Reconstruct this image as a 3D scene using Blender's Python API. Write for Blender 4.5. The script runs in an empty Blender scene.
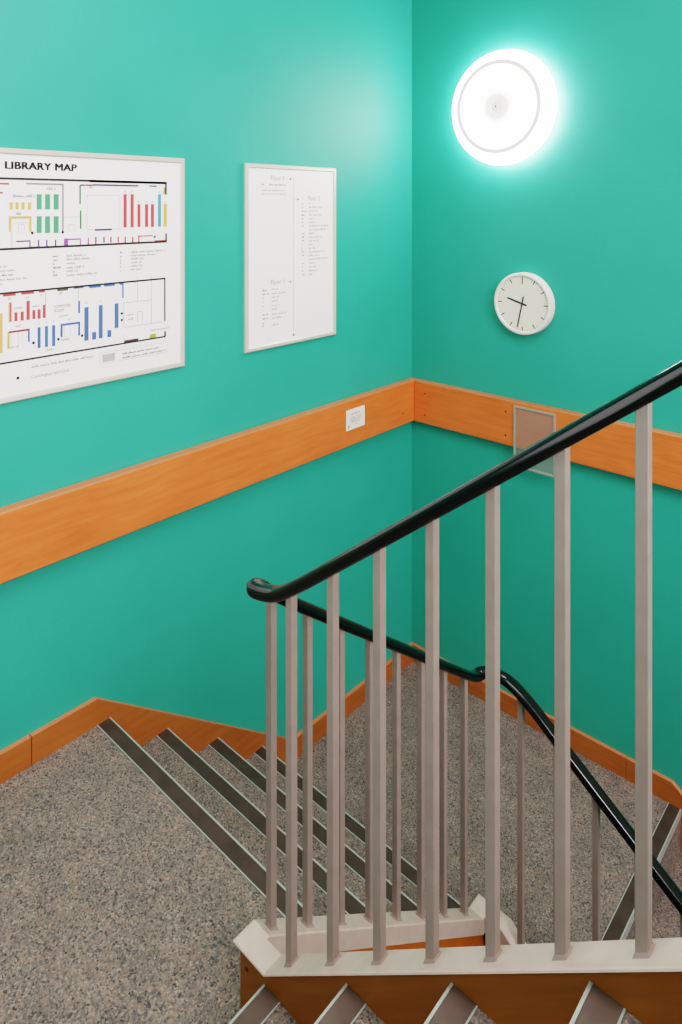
import bpy, bmesh, math, random
from mathutils import Vector, Matrix
random.seed(7)
C = bpy.context.scene.collection
SC = bpy.context.scene
PI = math.pi

# ------------------------------------------------------------------ materials
def lin(c):
    c = c / 255.0
    return c / 12.92 if c <= 0.04045 else ((c + 0.055) / 1.055) ** 2.4
def rgb(r, g, b):
    return (lin(r), lin(g), lin(b), 1.0)

def new_mat(name):
    m = bpy.data.materials.new(name)
    m.use_nodes = True
    nt = m.node_tree
    return m, nt, nt.nodes['Principled BSDF']

def plain(name, col, rough=0.5, metal=0.0, spec=0.5, coat=0.0):
    m, nt, p = new_mat(name)
    p.inputs['Base Color'].default_value = col
    p.inputs['Roughness'].default_value = rough
    p.inputs['Metallic'].default_value = metal
    p.inputs['Specular IOR Level'].default_value = spec
    p.inputs['Coat Weight'].default_value = coat
    return m

def add(nt, kind, **kw):
    n = nt.nodes.new(kind)
    for k, v in kw.items():
        setattr(n, k, v)
    return n

def coords(nt, scale=(1, 1, 1), tilt=0.0):
    tc = add(nt, 'ShaderNodeTexCoord')
    if tilt:
        m0 = add(nt, 'ShaderNodeMapping')
        m0.inputs['Rotation'].default_value = (0, tilt, 0)
        nt.links.new(tc.outputs['Object'], m0.inputs['Vector'])
        mp = add(nt, 'ShaderNodeMapping')
        mp.inputs['Scale'].default_value = scale
        nt.links.new(m0.outputs['Vector'], mp.inputs['Vector'])
        return mp.outputs['Vector']
    mp = add(nt, 'ShaderNodeMapping')
    mp.inputs['Scale'].default_value = scale
    nt.links.new(tc.outputs['Object'], mp.inputs['Vector'])
    return mp.outputs['Vector']

def ramp(nt, stops, interp='LINEAR'):
    r = add(nt, 'ShaderNodeValToRGB')
    r.color_ramp.interpolation = interp
    e = r.color_ramp.elements
    while len(e) < len(stops):
        e.new(0.5)
    for el, (p, c) in zip(e, stops):
        el.position = p
        el.color = c
    return r

def bump(nt, p, height, strength, dist):
    b = add(nt, 'ShaderNodeBump')
    b.inputs['Strength'].default_value = strength
    b.inputs['Distance'].default_value = dist
    nt.links.new(height, b.inputs['Height'])
    nt.links.new(b.outputs['Normal'], p.inputs['Normal'])

def paint_wall(name, col, col2):
    m, nt, p = new_mat(name)
    v = coords(nt)
    n = add(nt, 'ShaderNodeTexNoise')
    n.inputs['Scale'].default_value = 2.2
    n.inputs['Detail'].default_value = 6
    nt.links.new(v, n.inputs['Vector'])
    r = ramp(nt, [(0.3, col), (0.7, col2)])
    nt.links.new(n.outputs['Fac'], r.inputs['Fac'])
    nt.links.new(r.outputs['Color'], p.inputs['Base Color'])
    n2 = add(nt, 'ShaderNodeTexNoise')
    n2.inputs['Scale'].default_value = 120
    n2.inputs['Detail'].default_value = 3
    nt.links.new(v, n2.inputs['Vector'])
    bump(nt, p, n2.outputs['Fac'], 0.18, 0.004)
    p.inputs['Roughness'].default_value = 0.56
    p.inputs['Specular IOR Level'].default_value = 0.5
    return m

def wood(name, c1, c2, c3, stretch, rough=0.42, tilt=0.0):
    m, nt, p = new_mat(name)
    v = coords(nt, stretch, tilt)
    n = add(nt, 'ShaderNodeTexNoise')
    n.inputs['Scale'].default_value = 5.0
    n.inputs['Detail'].default_value = 8
    n.inputs['Roughness'].default_value = 0.6
    n.inputs['Distortion'].default_value = 0.6
    nt.links.new(v, n.inputs['Vector'])
    r = ramp(nt, [(0.28, c1), (0.5, c2), (0.75, c3)])
    nt.links.new(n.outputs['Fac'], r.inputs['Fac'])
    v2 = coords(nt)
    n2 = add(nt, 'ShaderNodeTexNoise')
    n2.inputs['Scale'].default_value = 3.5
    n2.inputs['Detail'].default_value = 3
    nt.links.new(v2, n2.inputs['Vector'])
    mx = add(nt, 'ShaderNodeMix', data_type='RGBA', blend_type='MULTIPLY')
    mx.inputs['Factor'].default_value = 0.55
    r2 = ramp(nt, [(0.3, (0.82, 0.78, 0.73, 1)), (0.65, (1.0, 1.0, 1.0, 1))])
    nt.links.new(n2.outputs['Fac'], r2.inputs['Fac'])
    nt.links.new(r.outputs['Color'], mx.inputs[6])
    nt.links.new(r2.outputs['Color'], mx.inputs[7])
    nt.links.new(mx.outputs[2], p.inputs['Base Color'])
    p.inputs['Roughness'].default_value = rough
    p.inputs['Specular IOR Level'].default_value = 0.4
    return m

def carpet(name):
    m, nt, p = new_mat(name)
    v = coords(nt)
    wob = add(nt, 'ShaderNodeTexNoise')
    wob.inputs['Scale'].default_value = 60
    wob.inputs['Detail'].default_value = 2
    nt.links.new(v, wob.inputs['Vector'])
    mixv = add(nt, 'ShaderNodeMix', data_type='VECTOR')
    mixv.inputs['Factor'].default_value = 0.012
    nt.links.new(v, mixv.inputs[4])
    nt.links.new(wob.outputs['Color'], mixv.inputs[5])
    vo = add(nt, 'ShaderNodeTexVoronoi')
    vo.inputs['Scale'].default_value = 225
    nt.links.new(mixv.outputs[1], vo.inputs['Vector'])
    sep = add(nt, 'ShaderNodeSeparateColor')
    nt.links.new(vo.outputs['Color'], sep.inputs['Color'])
    stops = [(0.0, rgb(58, 60, 66)), (0.08, rgb(86, 98, 102)), (0.18, rgb(116, 108, 104)), (0.3, rgb(142, 130, 122)),
             (0.42, rgb(156, 143, 133)), (0.55, rgb(130, 121, 115)), (0.66, rgb(166, 150, 138)), (0.76, rgb(146, 126, 115)),
             (0.86, rgb(118, 122, 122)), (0.94, rgb(182, 168, 156))]
    r0 = ramp(nt, stops, 'CONSTANT')
    nt.links.new(sep.outputs['Red'], r0.inputs['Fac'])
    fn = add(nt, 'ShaderNodeTexNoise')
    fn.inputs['Scale'].default_value = 190
    fn.inputs['Detail'].default_value = 3
    fn.inputs['Roughness'].default_value = 0.7
    nt.links.new(v, fn.inputs['Vector'])
    r1 = ramp(nt, [(0.34, rgb(74, 72, 74)), (0.45, rgb(122, 113, 108)), (0.55, rgb(152, 138, 128)), (0.68, rgb(190, 172, 158))])
    nt.links.new(fn.outputs['Fac'], r1.inputs['Fac'])
    r = add(nt, 'ShaderNodeMix', data_type='RGBA')
    r.inputs['Factor'].default_value = 0.32
    nt.links.new(r0.outputs['Color'], r.inputs[6])
    nt.links.new(r1.outputs['Color'], r.inputs[7])
    n = add(nt, 'ShaderNodeTexNoise')
    n.inputs['Scale'].default_value = 10
    n.inputs['Detail'].default_value = 6
    nt.links.new(v, n.inputs['Vector'])
    r2 = ramp(nt, [(0.3, (0.66, 0.63, 0.63, 1)), (0.7, (0.90, 0.83, 0.79, 1))])
    nt.links.new(n.outputs['Fac'], r2.inputs['Fac'])
    mx = add(nt, 'ShaderNodeMix', data_type='RGBA', blend_type='MULTIPLY')
    mx.inputs['Factor'].default_value = 1.0
    nt.links.new(r.outputs[2], mx.inputs[6])
    nt.links.new(r2.outputs['Color'], mx.inputs[7])
    nt.links.new(mx.outputs[2], p.inputs['Base Color'])
    p.inputs['Roughness'].default_value = 0.95
    p.inputs['Specular IOR Level'].default_value = 0.1
    bump(nt, p, vo.outputs['Distance'], 0.5, 0.004)
    return m

def mottled(name, c1, c2, scale, rough, spec=0.5):
    m, nt, p = new_mat(name)
    v = coords(nt)
    n = add(nt, 'ShaderNodeTexNoise')
    n.inputs['Scale'].default_value = scale
    n.inputs['Detail'].default_value = 5
    nt.links.new(v, n.inputs['Vector'])
    r = ramp(nt, [(0.35, c1), (0.65, c2)])
    nt.links.new(n.outputs['Fac'], r.inputs['Fac'])
    nt.links.new(r.outputs['Color'], p.inputs['Base Color'])
    p.inputs['Roughness'].default_value = rough
    p.inputs['Specular IOR Level'].default_value = spec
    return m

def glow(name, col, strength):
    m, nt, p = new_mat(name)
    p.inputs['Base Color'].default_value = (0.25, 0.25, 0.25, 1)
    p.inputs['Emission Color'].default_value = col
    p.inputs['Emission Strength'].default_value = strength
    return m

def acrylic(name):
    m, nt, p = new_mat(name)
    out = [n for n in nt.nodes if n.type == 'OUTPUT_MATERIAL'][0]
    tr = add(nt, 'ShaderNodeBsdfTransparent')
    tr.inputs['Color'].default_value = (0.93, 0.95, 0.95, 1)
    p.inputs['Base Color'].default_value = rgb(176, 170, 160)
    p.inputs['Roughness'].default_value = 0.25
    mx = add(nt, 'ShaderNodeMixShader')
    mx.inputs['Fac'].default_value = 0.2
    nt.links.new(tr.outputs[0], mx.inputs[1])
    nt.links.new(p.outputs[0], mx.inputs[2])
    nt.links.new(mx.outputs[0], out.inputs['Surface'])
    return m

WC = (rgb(42, 150, 131), rgb(47, 155, 136))
M = {}
M['wall'] = paint_wall('turquoise_paint', *WC)
M['plaster'] = paint_wall('white_plaster_paint', rgb(232, 222, 214), rgb(236, 227, 220))
M['ceil'] = plain('white_ceiling_paint', rgb(225, 225, 220), 0.8)
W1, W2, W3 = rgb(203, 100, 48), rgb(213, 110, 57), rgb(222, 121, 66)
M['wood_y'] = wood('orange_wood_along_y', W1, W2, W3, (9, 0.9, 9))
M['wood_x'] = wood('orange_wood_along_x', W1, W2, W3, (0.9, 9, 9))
M['wood_lit_top'] = plain('lit_wood_top', rgb(194, 114, 80), 0.5)  # light from above painted into the upward faces of belt and skirting boards
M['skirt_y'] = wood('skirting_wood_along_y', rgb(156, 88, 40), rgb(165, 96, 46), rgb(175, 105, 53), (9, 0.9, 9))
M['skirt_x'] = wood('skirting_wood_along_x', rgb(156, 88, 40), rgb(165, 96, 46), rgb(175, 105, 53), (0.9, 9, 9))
D1, D2, D3 = rgb(128, 75, 22), rgb(137, 81, 26), rgb(147, 88, 31)  # stringer wood darkened: shade on the flight-side face put into the colour
M['string_x'] = wood('shaded_stringer_wood_along_x', D1, D2, D3, (0.8, 11, 11), 0.45, math.atan(0.767))
M['string_y'] = wood('lit_stringer_wood_along_y', rgb(178, 96, 36), rgb(186, 103, 40), rgb(196, 111, 46), (10, 1.2, 10), 0.45)  # brighter copy of the stringer wood, light in the well painted in
M['carpet'] = carpet('heather_grey_carpet')
M['rubber'] = mottled('grey_brown_rubber', rgb(66, 54, 48), rgb(76, 63, 56), 18, 0.5, 0.25)
M['rubber_lit'] = mottled('lit_grey_brown_rubber', rgb(86, 71, 64), rgb(97, 81, 74), 14, 0.5, 0.3)  # same rubber, lighter on the upper flight: light sheen painted into the colour
M['alu'] = plain('aluminium_edge', rgb(172, 176, 168), 0.4, 0.3)
M['bar'] = mottled('warm_grey_metal_paint', rgb(140, 121, 114), rgb(146, 127, 120), 30, 0.42)
M['cap'] = mottled('pale_grey_metal_paint', rgb(186, 164, 152), rgb(194, 172, 160), 30, 0.42)
M['black'] = plain('black_handrail_plastic', rgb(10, 10, 10), 0.16, 0.0, 0.5)
M['plug'] = plain('dark_screw_plug', rgb(70, 40, 20), 0.6)
M['frame'] = plain('silver_board_frame', rgb(214, 200, 190), 0.3, 0.25)
M['board'] = plain('white_board_face', rgb(255, 243, 244), 0.35)
M['ink'] = plain('black_print', rgb(52, 48, 50), 0.6)
M['white'] = plain('white_plastic', rgb(235, 226, 220), 0.35)
M['dial'] = plain('cream_dial', rgb(236, 226, 208), 0.5)
M['hand'] = plain('dark_grey_hand', rgb(36, 44, 46), 0.5)
M['lamp'] = glow('opal_lamp_glass', (1.0, 0.95, 0.91, 1), 18.0)
M['lampface'], _nt, _p = new_mat('opal_lamp_face')
_d = add(_nt, 'ShaderNodeVectorMath', operation='DISTANCE')
_tc = add(_nt, 'ShaderNodeTexCoord')
_nt.links.new(_tc.outputs['Object'], _d.inputs[0])
_d.inputs[1].default_value = (0.563, -0.088, 2.246)
_r = ramp(_nt, [(0.0, (0.78, 0.70, 0.68, 1)), (0.022, (0.82, 0.75, 0.72, 1)), (0.058, (1.25, 1.2, 1.15, 1)), (0.09, (6.5, 6.2, 5.9, 1)), (0.3, (6.5, 6.2, 5.9, 1))])
_nt.links.new(_d.outputs['Value'], _r.inputs['Fac'])
_nt.links.new(_r.outputs['Color'], _p.inputs['Emission Color'])
_p.inputs['Emission Strength'].default_value = 1.0
_p.inputs['Base Color'].default_value = (0.2, 0.2, 0.2, 1)
M['lampring'] = glow('lamp_ring', (0.78, 0.70, 0.64, 1), 0.85)  # plastic trim ring, its brightness put in as emission
M['lampboss'] = glow('lamp_boss_glass', (0.93, 0.88, 0.86, 1), 0.75)
M['lampknob'] = plain('lamp_knob_metal', rgb(120, 118, 116), 0.3, 0.8)
M['acrylic'] = acrylic('clear_acrylic')
M['acredge'] = plain('grey_acrylic_edge', rgb(150, 150, 138), 0.3)
M['paper'] = plain('white_paper', rgb(234, 224, 216), 0.7)
def ink(c):
    m = sum(c) / 3.0
    q = [max(8.0, min(255.0, m + (v - m) * 1.22)) for v in c]
    r = rgb(*q)
    k = 0.34 + 0.52 * (m / 255.0) ** 2
    return (r[0] * k, r[1] * k, r[2] * k, 1)
for n, c in dict(black=(52, 48, 50), red=(240, 100, 104), yellow=(244, 200, 116), green=(104, 186, 140), blue=(98, 134, 200),
                 purple=(140, 88, 160), magenta=(184, 106, 190), grey=(168, 164, 166), light=(204, 198, 200), teal=(112, 182, 196),
                 darkred=(188, 74, 92), lime=(196, 206, 72), olive=(124, 112, 84), dgreen=(84, 142, 94), dark=(84, 84, 92), navy=(94, 106, 172),
                 dteal=(92, 128, 136), ochre=(206, 184, 128), maroon=(112, 72, 76), hatch=(206, 200, 200), text=(158, 152, 152),
                 bold=(104, 98, 98), rose=(232, 186, 180), dot=(206, 110, 106)).items():
    M['ink_' + n] = plain('print_' + n, ink(c), 0.6)

# ------------------------------------------------------------------ mesh helpers
def obj(name, bm, mats, parent=None, smooth=False):
    me = bpy.data.meshes.new(name)
    bmesh.ops.recalc_face_normals(bm, faces=bm.faces[:])
    bm.to_mesh(me)
    bm.free()
    if not isinstance(mats, (list, tuple)):
        mats = [mats]
    for m in mats:
        me.materials.append(m)
    if smooth:
        for f in me.polygons:
            f.use_smooth = True
        try:
            me.set_sharp_from_angle(angle=math.radians(35))
        except Exception:
            pass
    o = bpy.data.objects.new(name, me)
    C.objects.link(o)
    if parent:
        o.parent = parent
        o.matrix_parent_inverse = Matrix.Translation(-parent.location)
    return o

def lit_top(bm, mi, zmin=0.35):
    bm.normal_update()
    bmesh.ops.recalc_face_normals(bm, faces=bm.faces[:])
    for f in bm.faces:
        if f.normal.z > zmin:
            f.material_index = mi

def struct(name, bm, mats, smooth=False):
    o = obj(name, bm, mats, None, smooth)
    o['kind'] = 'structure'
    return o

def thing(name, label, cat, loc, group=None):
    o = bpy.data.objects.new(name, None)
    C.objects.link(o)
    o.location = loc
    o.empty_display_size = 0.1
    o['label'] = label
    o['category'] = cat
    if group:
        o['group'] = group
    return o

def box(bm, x0, x1, y0, y1, z0, z1, mi=0):
    vs = [bm.verts.new(p) for p in ((x0, y0, z0), (x1, y0, z0), (x1, y1, z0), (x0, y1, z0), (x0, y0, z1), (x1, y0, z1), (x1, y1, z1), (x0, y1, z1))]
    for q in ((0, 3, 2, 1), (4, 5, 6, 7), (0, 1, 5, 4), (1, 2, 6, 5), (2, 3, 7, 6), (3, 0, 4, 7)):
        bm.faces.new([vs[i] for i in q]).material_index = mi
    return vs

def bbox(bm, x0, x1, y0, y1, z0, z1, bev=0.003, seg=2, mi=0):
    """box with rounded edges"""
    b2 = bmesh.new()
    box(b2, x0, x1, y0, y1, z0, z1, mi)
    bmesh.ops.bevel(b2, geom=b2.edges[:], offset=bev, segments=seg, affect='EDGES', profile=0.5)
    for f in b2.faces:
        f.material_index = mi
    merge(bm, b2)

def merge(bm, b2, mat=None):
    me = bpy.data.meshes.new('tmp')
    b2.to_mesh(me)
    b2.free()
    if mat is not None:
        me.transform(mat)
    bm.from_mesh(me)
    bpy.data.meshes.remove(me)

def prism(bm, pts, axis, a0, a1, mi=0):
    """pts: 2D polygon; axis 'x': pts are (y,z); 'y': pts are (x,z)"""
    def P(p, a):
        return (a, p[0], p[1]) if axis == 'x' else (p[0], a, p[1])
    A = [bm.verts.new(P(p, a0)) for p in pts]
    B = [bm.verts.new(P(p, a1)) for p in pts]
    n = len(pts)
    bm.faces.new(A).material_index = mi
    bm.faces.new(B[::-1]).material_index = mi
    for i in range(n):
        j = (i + 1) % n
        bm.faces.new((A[i], B[i], B[j], A[j])).material_index = mi

def lathe(bm, prof, mat, seg=64, mi=0):
    """prof: (radius, height) about local +Z, moved by mat"""
    b2 = bmesh.new()
    rings = []
    for r, h in prof:
        if r < 1e-6:
            rings.append([b2.verts.new((0, 0, h))])
        else:
            rings.append([b2.verts.new((r * math.cos(2 * PI * i / seg), r * math.sin(2 * PI * i / seg), h)) for i in range(seg)])
    for a, b in zip(rings, rings[1:]):
        for i in range(seg):
            j = (i + 1) % seg
            q = [a[i % len(a)], a[j % len(a)], b[j % len(b)], b[i % len(b)]]
            u = []
            for v in q:
                if v not in u:
                    u.append(v)
            if len(u) > 2:
                b2.faces.new(u)
    for f in b2.faces:
        f.material_index = mi
    merge(bm, b2, mat)

def sweep(bm, path, prof, mi=0, upright=False):
    """prof: closed loop of (side, up); upright keeps the sections vertical and mitres them in plan"""
    pts = [Vector(p) for p in path]
    rings = []
    n = len(pts)
    for i, p in enumerate(pts):
        din = (pts[i] - pts[i - 1]) if i else (pts[1] - pts[0])
        dout = (pts[i + 1] - pts[i]) if i < n - 1 else din
        if upright:
            a = Vector((din.x, din.y, 0)).normalized()
            b = Vector((dout.x, dout.y, 0)).normalized()
            t = (a + b).normalized()
            side = Vector((t.y, -t.x, 0)) / max(0.3, math.sqrt((1 + a.dot(b)) / 2))
            up = Vector((0, 0, 1))
        else:
            t = (din.normalized() + dout.normalized()).normalized()
            side = t.cross(Vector((0, 0, 1))).normalized()
            up = side.cross(t).normalized()
        rings.append([bm.verts.new(p + side * s + up * u) for s, u in prof])
    k = len(prof)
    for a, b in zip(rings, rings[1:]):
        for i in range(k):
            j = (i + 1) % k
            bm.faces.new((a[i], a[j], b[j], b[i])).material_index = mi
    bm.faces.new(rings[0]).material_index = mi
    bm.faces.new(rings[-1][::-1]).material_index = mi

def chaikin(pts, it=3):
    pts = [Vector(p) for p in pts]
    for _ in range(it):
        q = [pts[0]]
        for a, b in zip(pts, pts[1:]):
            q += [a * 0.75 + b * 0.25, a * 0.25 + b * 0.75]
        q.append(pts[-1])
        pts = q
    return pts

def text_bm(bm, s, mat, size, bold=0.0, mi=0, width=None, space=1.0):
    cu = bpy.data.curves.new('lettering', 'FONT')
    cu.body = s
    cu.size = size
    cu.offset = bold
    cu.space_character = space
    cu.resolution_u = 3
    o = bpy.data.objects.new('lettering', cu)
    C.objects.link(o)
    bpy.context.view_layer.update()
    dg = bpy.context.evaluated_depsgraph_get()
    me = bpy.data.meshes.new_from_object(o.evaluated_get(dg))
    xs = [v.co.x for v in me.vertices]
    if width:
        k = width / (max(xs) - min(xs))
        x0 = min(xs)
        for v in me.vertices:
            v.co.x = (v.co.x - x0) * k
    me.transform(mat)
    n0 = len(bm.faces)
    bm.from_mesh(me)
    bm.faces.ensure_lookup_table()
    for f in bm.faces[n0:]:
        f.material_index = mi
    bpy.data.objects.remove(o)
    bpy.data.curves.remove(cu)
    bpy.data.meshes.remove(me)
# ------------------------------------------------------------------ printed matter measured on the boards (metres on the wall)
MAP_RECTS=[(-1.8529,1.8541,-1.5495,1.8616,'black'),
(-2.5700,1.8557,-1.5495,1.8631,'black'),
(-1.5571,1.8145,-1.5496,1.8593,'black'),
(-2.2101,1.8400,-2.1194,1.8459,'red'),
(-2.2101,1.8117,-2.1378,1.8179,'red'),
(-2.0672,1.8420,-1.9445,1.8477,'grey'),
(-1.9505,1.6909,-1.9445,1.8433,'grey'),
(-2.1181,1.7631,-2.1079,1.7859,'yellow'),
(-2.1003,1.7630,-2.0899,1.7859,'yellow'),
(-2.0818,1.7629,-2.0713,1.7860,'yellow'),
(-2.0617,1.7627,-2.0511,1.7860,'yellow'),
(-2.0339,1.7626,-2.0174,1.8120,'green'),
(-2.0339,1.6871,-2.0174,1.7414,'green'),
(-2.0069,1.7624,-1.9901,1.8123,'green'),
(-2.0069,1.6862,-1.9901,1.7411,'green'),
(-1.9785,1.7623,-1.9614,1.8126,'green'),
(-1.9785,1.6854,-1.9614,1.7407,'green'),
(-2.1203,1.7341,-2.0502,1.7420,'yellow'),
(-2.1203,1.6936,-2.1123,1.7346,'yellow'),
(-2.0571,1.6917,-2.0502,1.7336,'yellow'),
(-1.8909,1.7805,-1.8852,1.8446,'dgreen'),
(-1.8888,1.6965,-1.8831,1.7593,'dgreen'),
(-1.8873,1.8413,-1.8707,1.8467,'dark'),
(-1.8696,1.8413,-1.8417,1.8472,'red'),
(-1.8423,1.8427,-1.6685,1.8489,'navy'),
(-1.6235,1.8430,-1.5928,1.8489,'dteal'),
(-1.5647,1.8172,-1.5571,1.8417,'ochre'),
(-1.7278,1.6974,-1.7146,1.8154,'red'),
(-1.7001,1.6967,-1.6867,1.8157,'red'),
(-1.6726,1.6976,-1.6596,1.7801,'red'),
(-1.6416,1.6968,-1.6283,1.7801,'red'),
(-1.6174,1.6962,-1.6039,1.7801,'red'),
(-1.5878,1.6965,-1.5741,1.8170,'teal'),
(-1.5634,1.6959,-1.5489,1.7807,'yellow'),
(-2.0980,1.6604,-2.0525,1.6655,'purple'),
(-2.0571,1.6419,-2.0525,1.6596,'purple'),
(-2.0301,1.6443,-2.0249,1.6660,'purple'),
(-2.0036,1.6431,-1.9983,1.6650,'purple'),
(-1.9746,1.6418,-1.9692,1.6639,'purple'),
(-1.9440,1.6402,-1.9295,1.6664,'magenta'),
(-1.9295,1.6604,-1.8852,1.6658,'magenta'),
(-1.8893,1.6419,-1.8852,1.6596,'magenta'),
(-1.8618,1.6421,-1.8565,1.6670,'magenta'),
(-1.8348,1.6410,-1.8294,1.6660,'magenta'),
(-2.0525,1.6416,-2.0245,1.6448,'darkred'),
(-2.5700,1.6368,-1.5495,1.6442,'black'),
(-1.5564,1.6402,-1.5489,1.6713,'black'),
(-1.8354,1.6883,-1.7717,1.6954,'purple'),
(-1.8343,1.6484,-1.8285,1.6685,'purple'),
(-1.8047,1.6472,-1.7987,1.6675,'purple'),
(-1.7789,1.6461,-1.7728,1.6666,'darkred'),
(-1.7510,1.6450,-1.7448,1.6656,'red'),
(-1.7238,1.6439,-1.7175,1.6646,'red'),
(-1.6943,1.6426,-1.6879,1.6636,'red'),
(-1.6697,1.6437,-1.6637,1.6680,'red'),
(-1.6637,1.6622,-1.6094,1.6670,'red'),
(-1.6021,1.6417,-1.5533,1.6477,'red'),
(-1.8654,1.8091,-1.8165,1.8106,'light'),
(-1.8644,1.8088,-1.7408,1.8103,'light'),
(-1.8644,1.6927,-1.7408,1.6942,'light'),
(-1.8644,1.6927,-1.8629,1.8103,'light'),
(-1.7423,1.6927,-1.7408,1.8103,'light'),
(-2.0920,1.6882,-2.0905,1.7158,'light'),
(-2.0739,1.6876,-2.0724,1.7154,'light'),
(-2.0913,1.7153,-2.0732,1.7168,'light'),
(-1.9278,1.6855,-1.9263,1.7122,'light'),
(-1.9075,1.6849,-1.9060,1.7118,'light'),
(-1.9270,1.7117,-1.9068,1.7132,'light'),
(-2.1099,1.7203,-2.1084,1.7208,'light'),
(-2.0602,1.7193,-2.0587,1.7198,'light'),
(-2.1092,1.7200,-2.0594,1.7215,'light'),
(-1.9453,1.7363,-1.9438,1.7368,'light'),
(-1.8896,1.7355,-1.8881,1.7360,'light'),
(-1.9445,1.7361,-1.8888,1.7376,'light'),
(-2.1122,1.6454,-2.1107,1.6934,'light'),
(-2.1113,1.6454,-2.1098,1.6934,'light'),
(-2.1114,1.6931,-2.1105,1.6946,'light'),
(-2.5700,1.5006,-1.5552,1.5072,'black'),
(-1.5609,1.5041,-1.5534,1.5041,'black'),
(-1.5612,1.3457,-1.5552,1.5039,'black'),
(-1.8529,1.4941,-1.8128,1.5011,'blue'),
(-1.8020,1.4945,-1.7605,1.5012,'blue'),
(-1.7437,1.4956,-1.7266,1.5028,'blue'),
(-1.7329,1.4478,-1.7266,1.4982,'blue'),
(-2.1378,1.4938,-2.0989,1.5011,'red'),
(-2.0822,1.4942,-2.0423,1.5017,'red'),
(-2.0268,1.4950,-2.0069,1.5016,'red'),
(-1.9668,1.4942,-1.9295,1.5010,'olive'),
(-1.9093,1.4972,-1.8940,1.5036,'dark'),
(-1.8940,1.4971,-1.8759,1.5035,'blue'),
(-1.8576,1.4968,-1.8165,1.5038,'blue'),
(-2.1212,1.4131,-2.1167,1.4747,'yellow'),
(-2.1167,1.4130,-2.1114,1.4741,'red'),
(-2.1034,1.4128,-2.0935,1.4417,'red'),
(-2.0845,1.4127,-2.0741,1.4418,'red'),
(-2.0663,1.4127,-2.0553,1.4736,'red'),
(-2.0478,1.4132,-2.0376,1.4422,'red'),
(-2.0310,1.4121,-2.0207,1.4427,'red'),
(-2.0140,1.4124,-2.0055,1.4550,'red'),
(-2.0059,1.4118,-2.0041,1.4972,'grey'),
(-1.8938,1.4152,-1.8920,1.4964,'grey'),
(-1.8950,1.4136,-1.8878,1.4554,'blue'),
(-2.1723,1.3202,-2.1387,1.4430,'yellow'),
(-2.1247,1.3305,-2.1176,1.3838,'yellow'),
(-2.1203,1.3784,-2.0571,1.3849,'darkred'),
(-2.0617,1.3430,-2.0553,1.3854,'blue'),
(-2.0310,1.3179,-2.0207,1.3852,'blue'),
(-2.0074,1.3176,-1.9968,1.3854,'blue'),
(-1.9838,1.3172,-1.9731,1.3856,'blue'),
(-1.9559,1.3426,-1.9480,1.3846,'blue'),
(-1.9559,1.3787,-1.8878,1.3861,'blue'),
(-1.8950,1.3388,-1.8878,1.3831,'blue'),
(-1.8733,1.3177,-1.8576,1.4319,'blue'),
(-1.8454,1.3177,-1.8305,1.3437,'blue'),
(-1.8209,1.3187,-1.8063,1.4331,'blue'),
(-1.7894,1.3181,-1.7745,1.3426,'blue'),
(-1.7617,1.3460,-1.7465,1.4328,'blue'),
(-2.5700,1.2849,-1.5552,1.2909,'black'),
(-1.5609,1.2885,-1.5534,1.3076,'black'),
(-1.7255,1.2897,-1.6685,1.2981,'maroon'),
(-1.6223,1.2900,-1.5959,1.3045,'lime'),
(-1.7268,1.3438,-1.7252,1.4319,'grey'),
(-1.7268,1.2997,-1.7252,1.3179,'grey'),
(-1.6722,1.4313,-1.6706,1.5157,'grey'),
(-1.6164,1.3451,-1.6148,1.5166,'grey'),
(-1.7255,1.4299,-1.6143,1.4315,'grey'),
(-1.7255,1.3433,-1.5597,1.3449,'grey'),
(-1.6722,1.3576,-1.6706,1.3918,'grey'),
(-1.6532,1.3562,-1.6516,1.3922,'grey'),
(-1.6714,1.3920,-1.6524,1.3936,'grey'),
(-2.1143,1.3362,-2.1130,1.3773,'light'),
(-2.0919,1.3373,-2.0906,1.3834,'light'),
(-2.0806,1.3402,-2.0793,1.3864,'light'),
(-1.9427,1.3388,-1.9414,1.3799,'light'),
(-1.9226,1.3407,-1.9213,1.3797,'light'),
(-1.9074,1.3434,-1.9061,1.3802,'light'),
(-1.8074,1.2344,-1.7605,1.2609,'hatch'),
(-1.8172,1.2324,-1.8160,1.2727,'light'),
(-1.5495,1.2272,-1.5483,1.2627,'light'),
(-1.8166,1.2664,-1.5489,1.2676,'light'),
(-1.8166,1.2292,-1.5489,1.2304,'light')]
MAP_DOTS=[(-2.0478,1.6882),
(-1.9480,1.6876),
(-1.6008,1.6599),
(-2.0441,1.3376),
(-1.9628,1.3370),
(-1.8811,1.3373),
(-1.7340,1.3945),
(-1.7340,1.3717),
(-2.0926,1.2345)]
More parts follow.
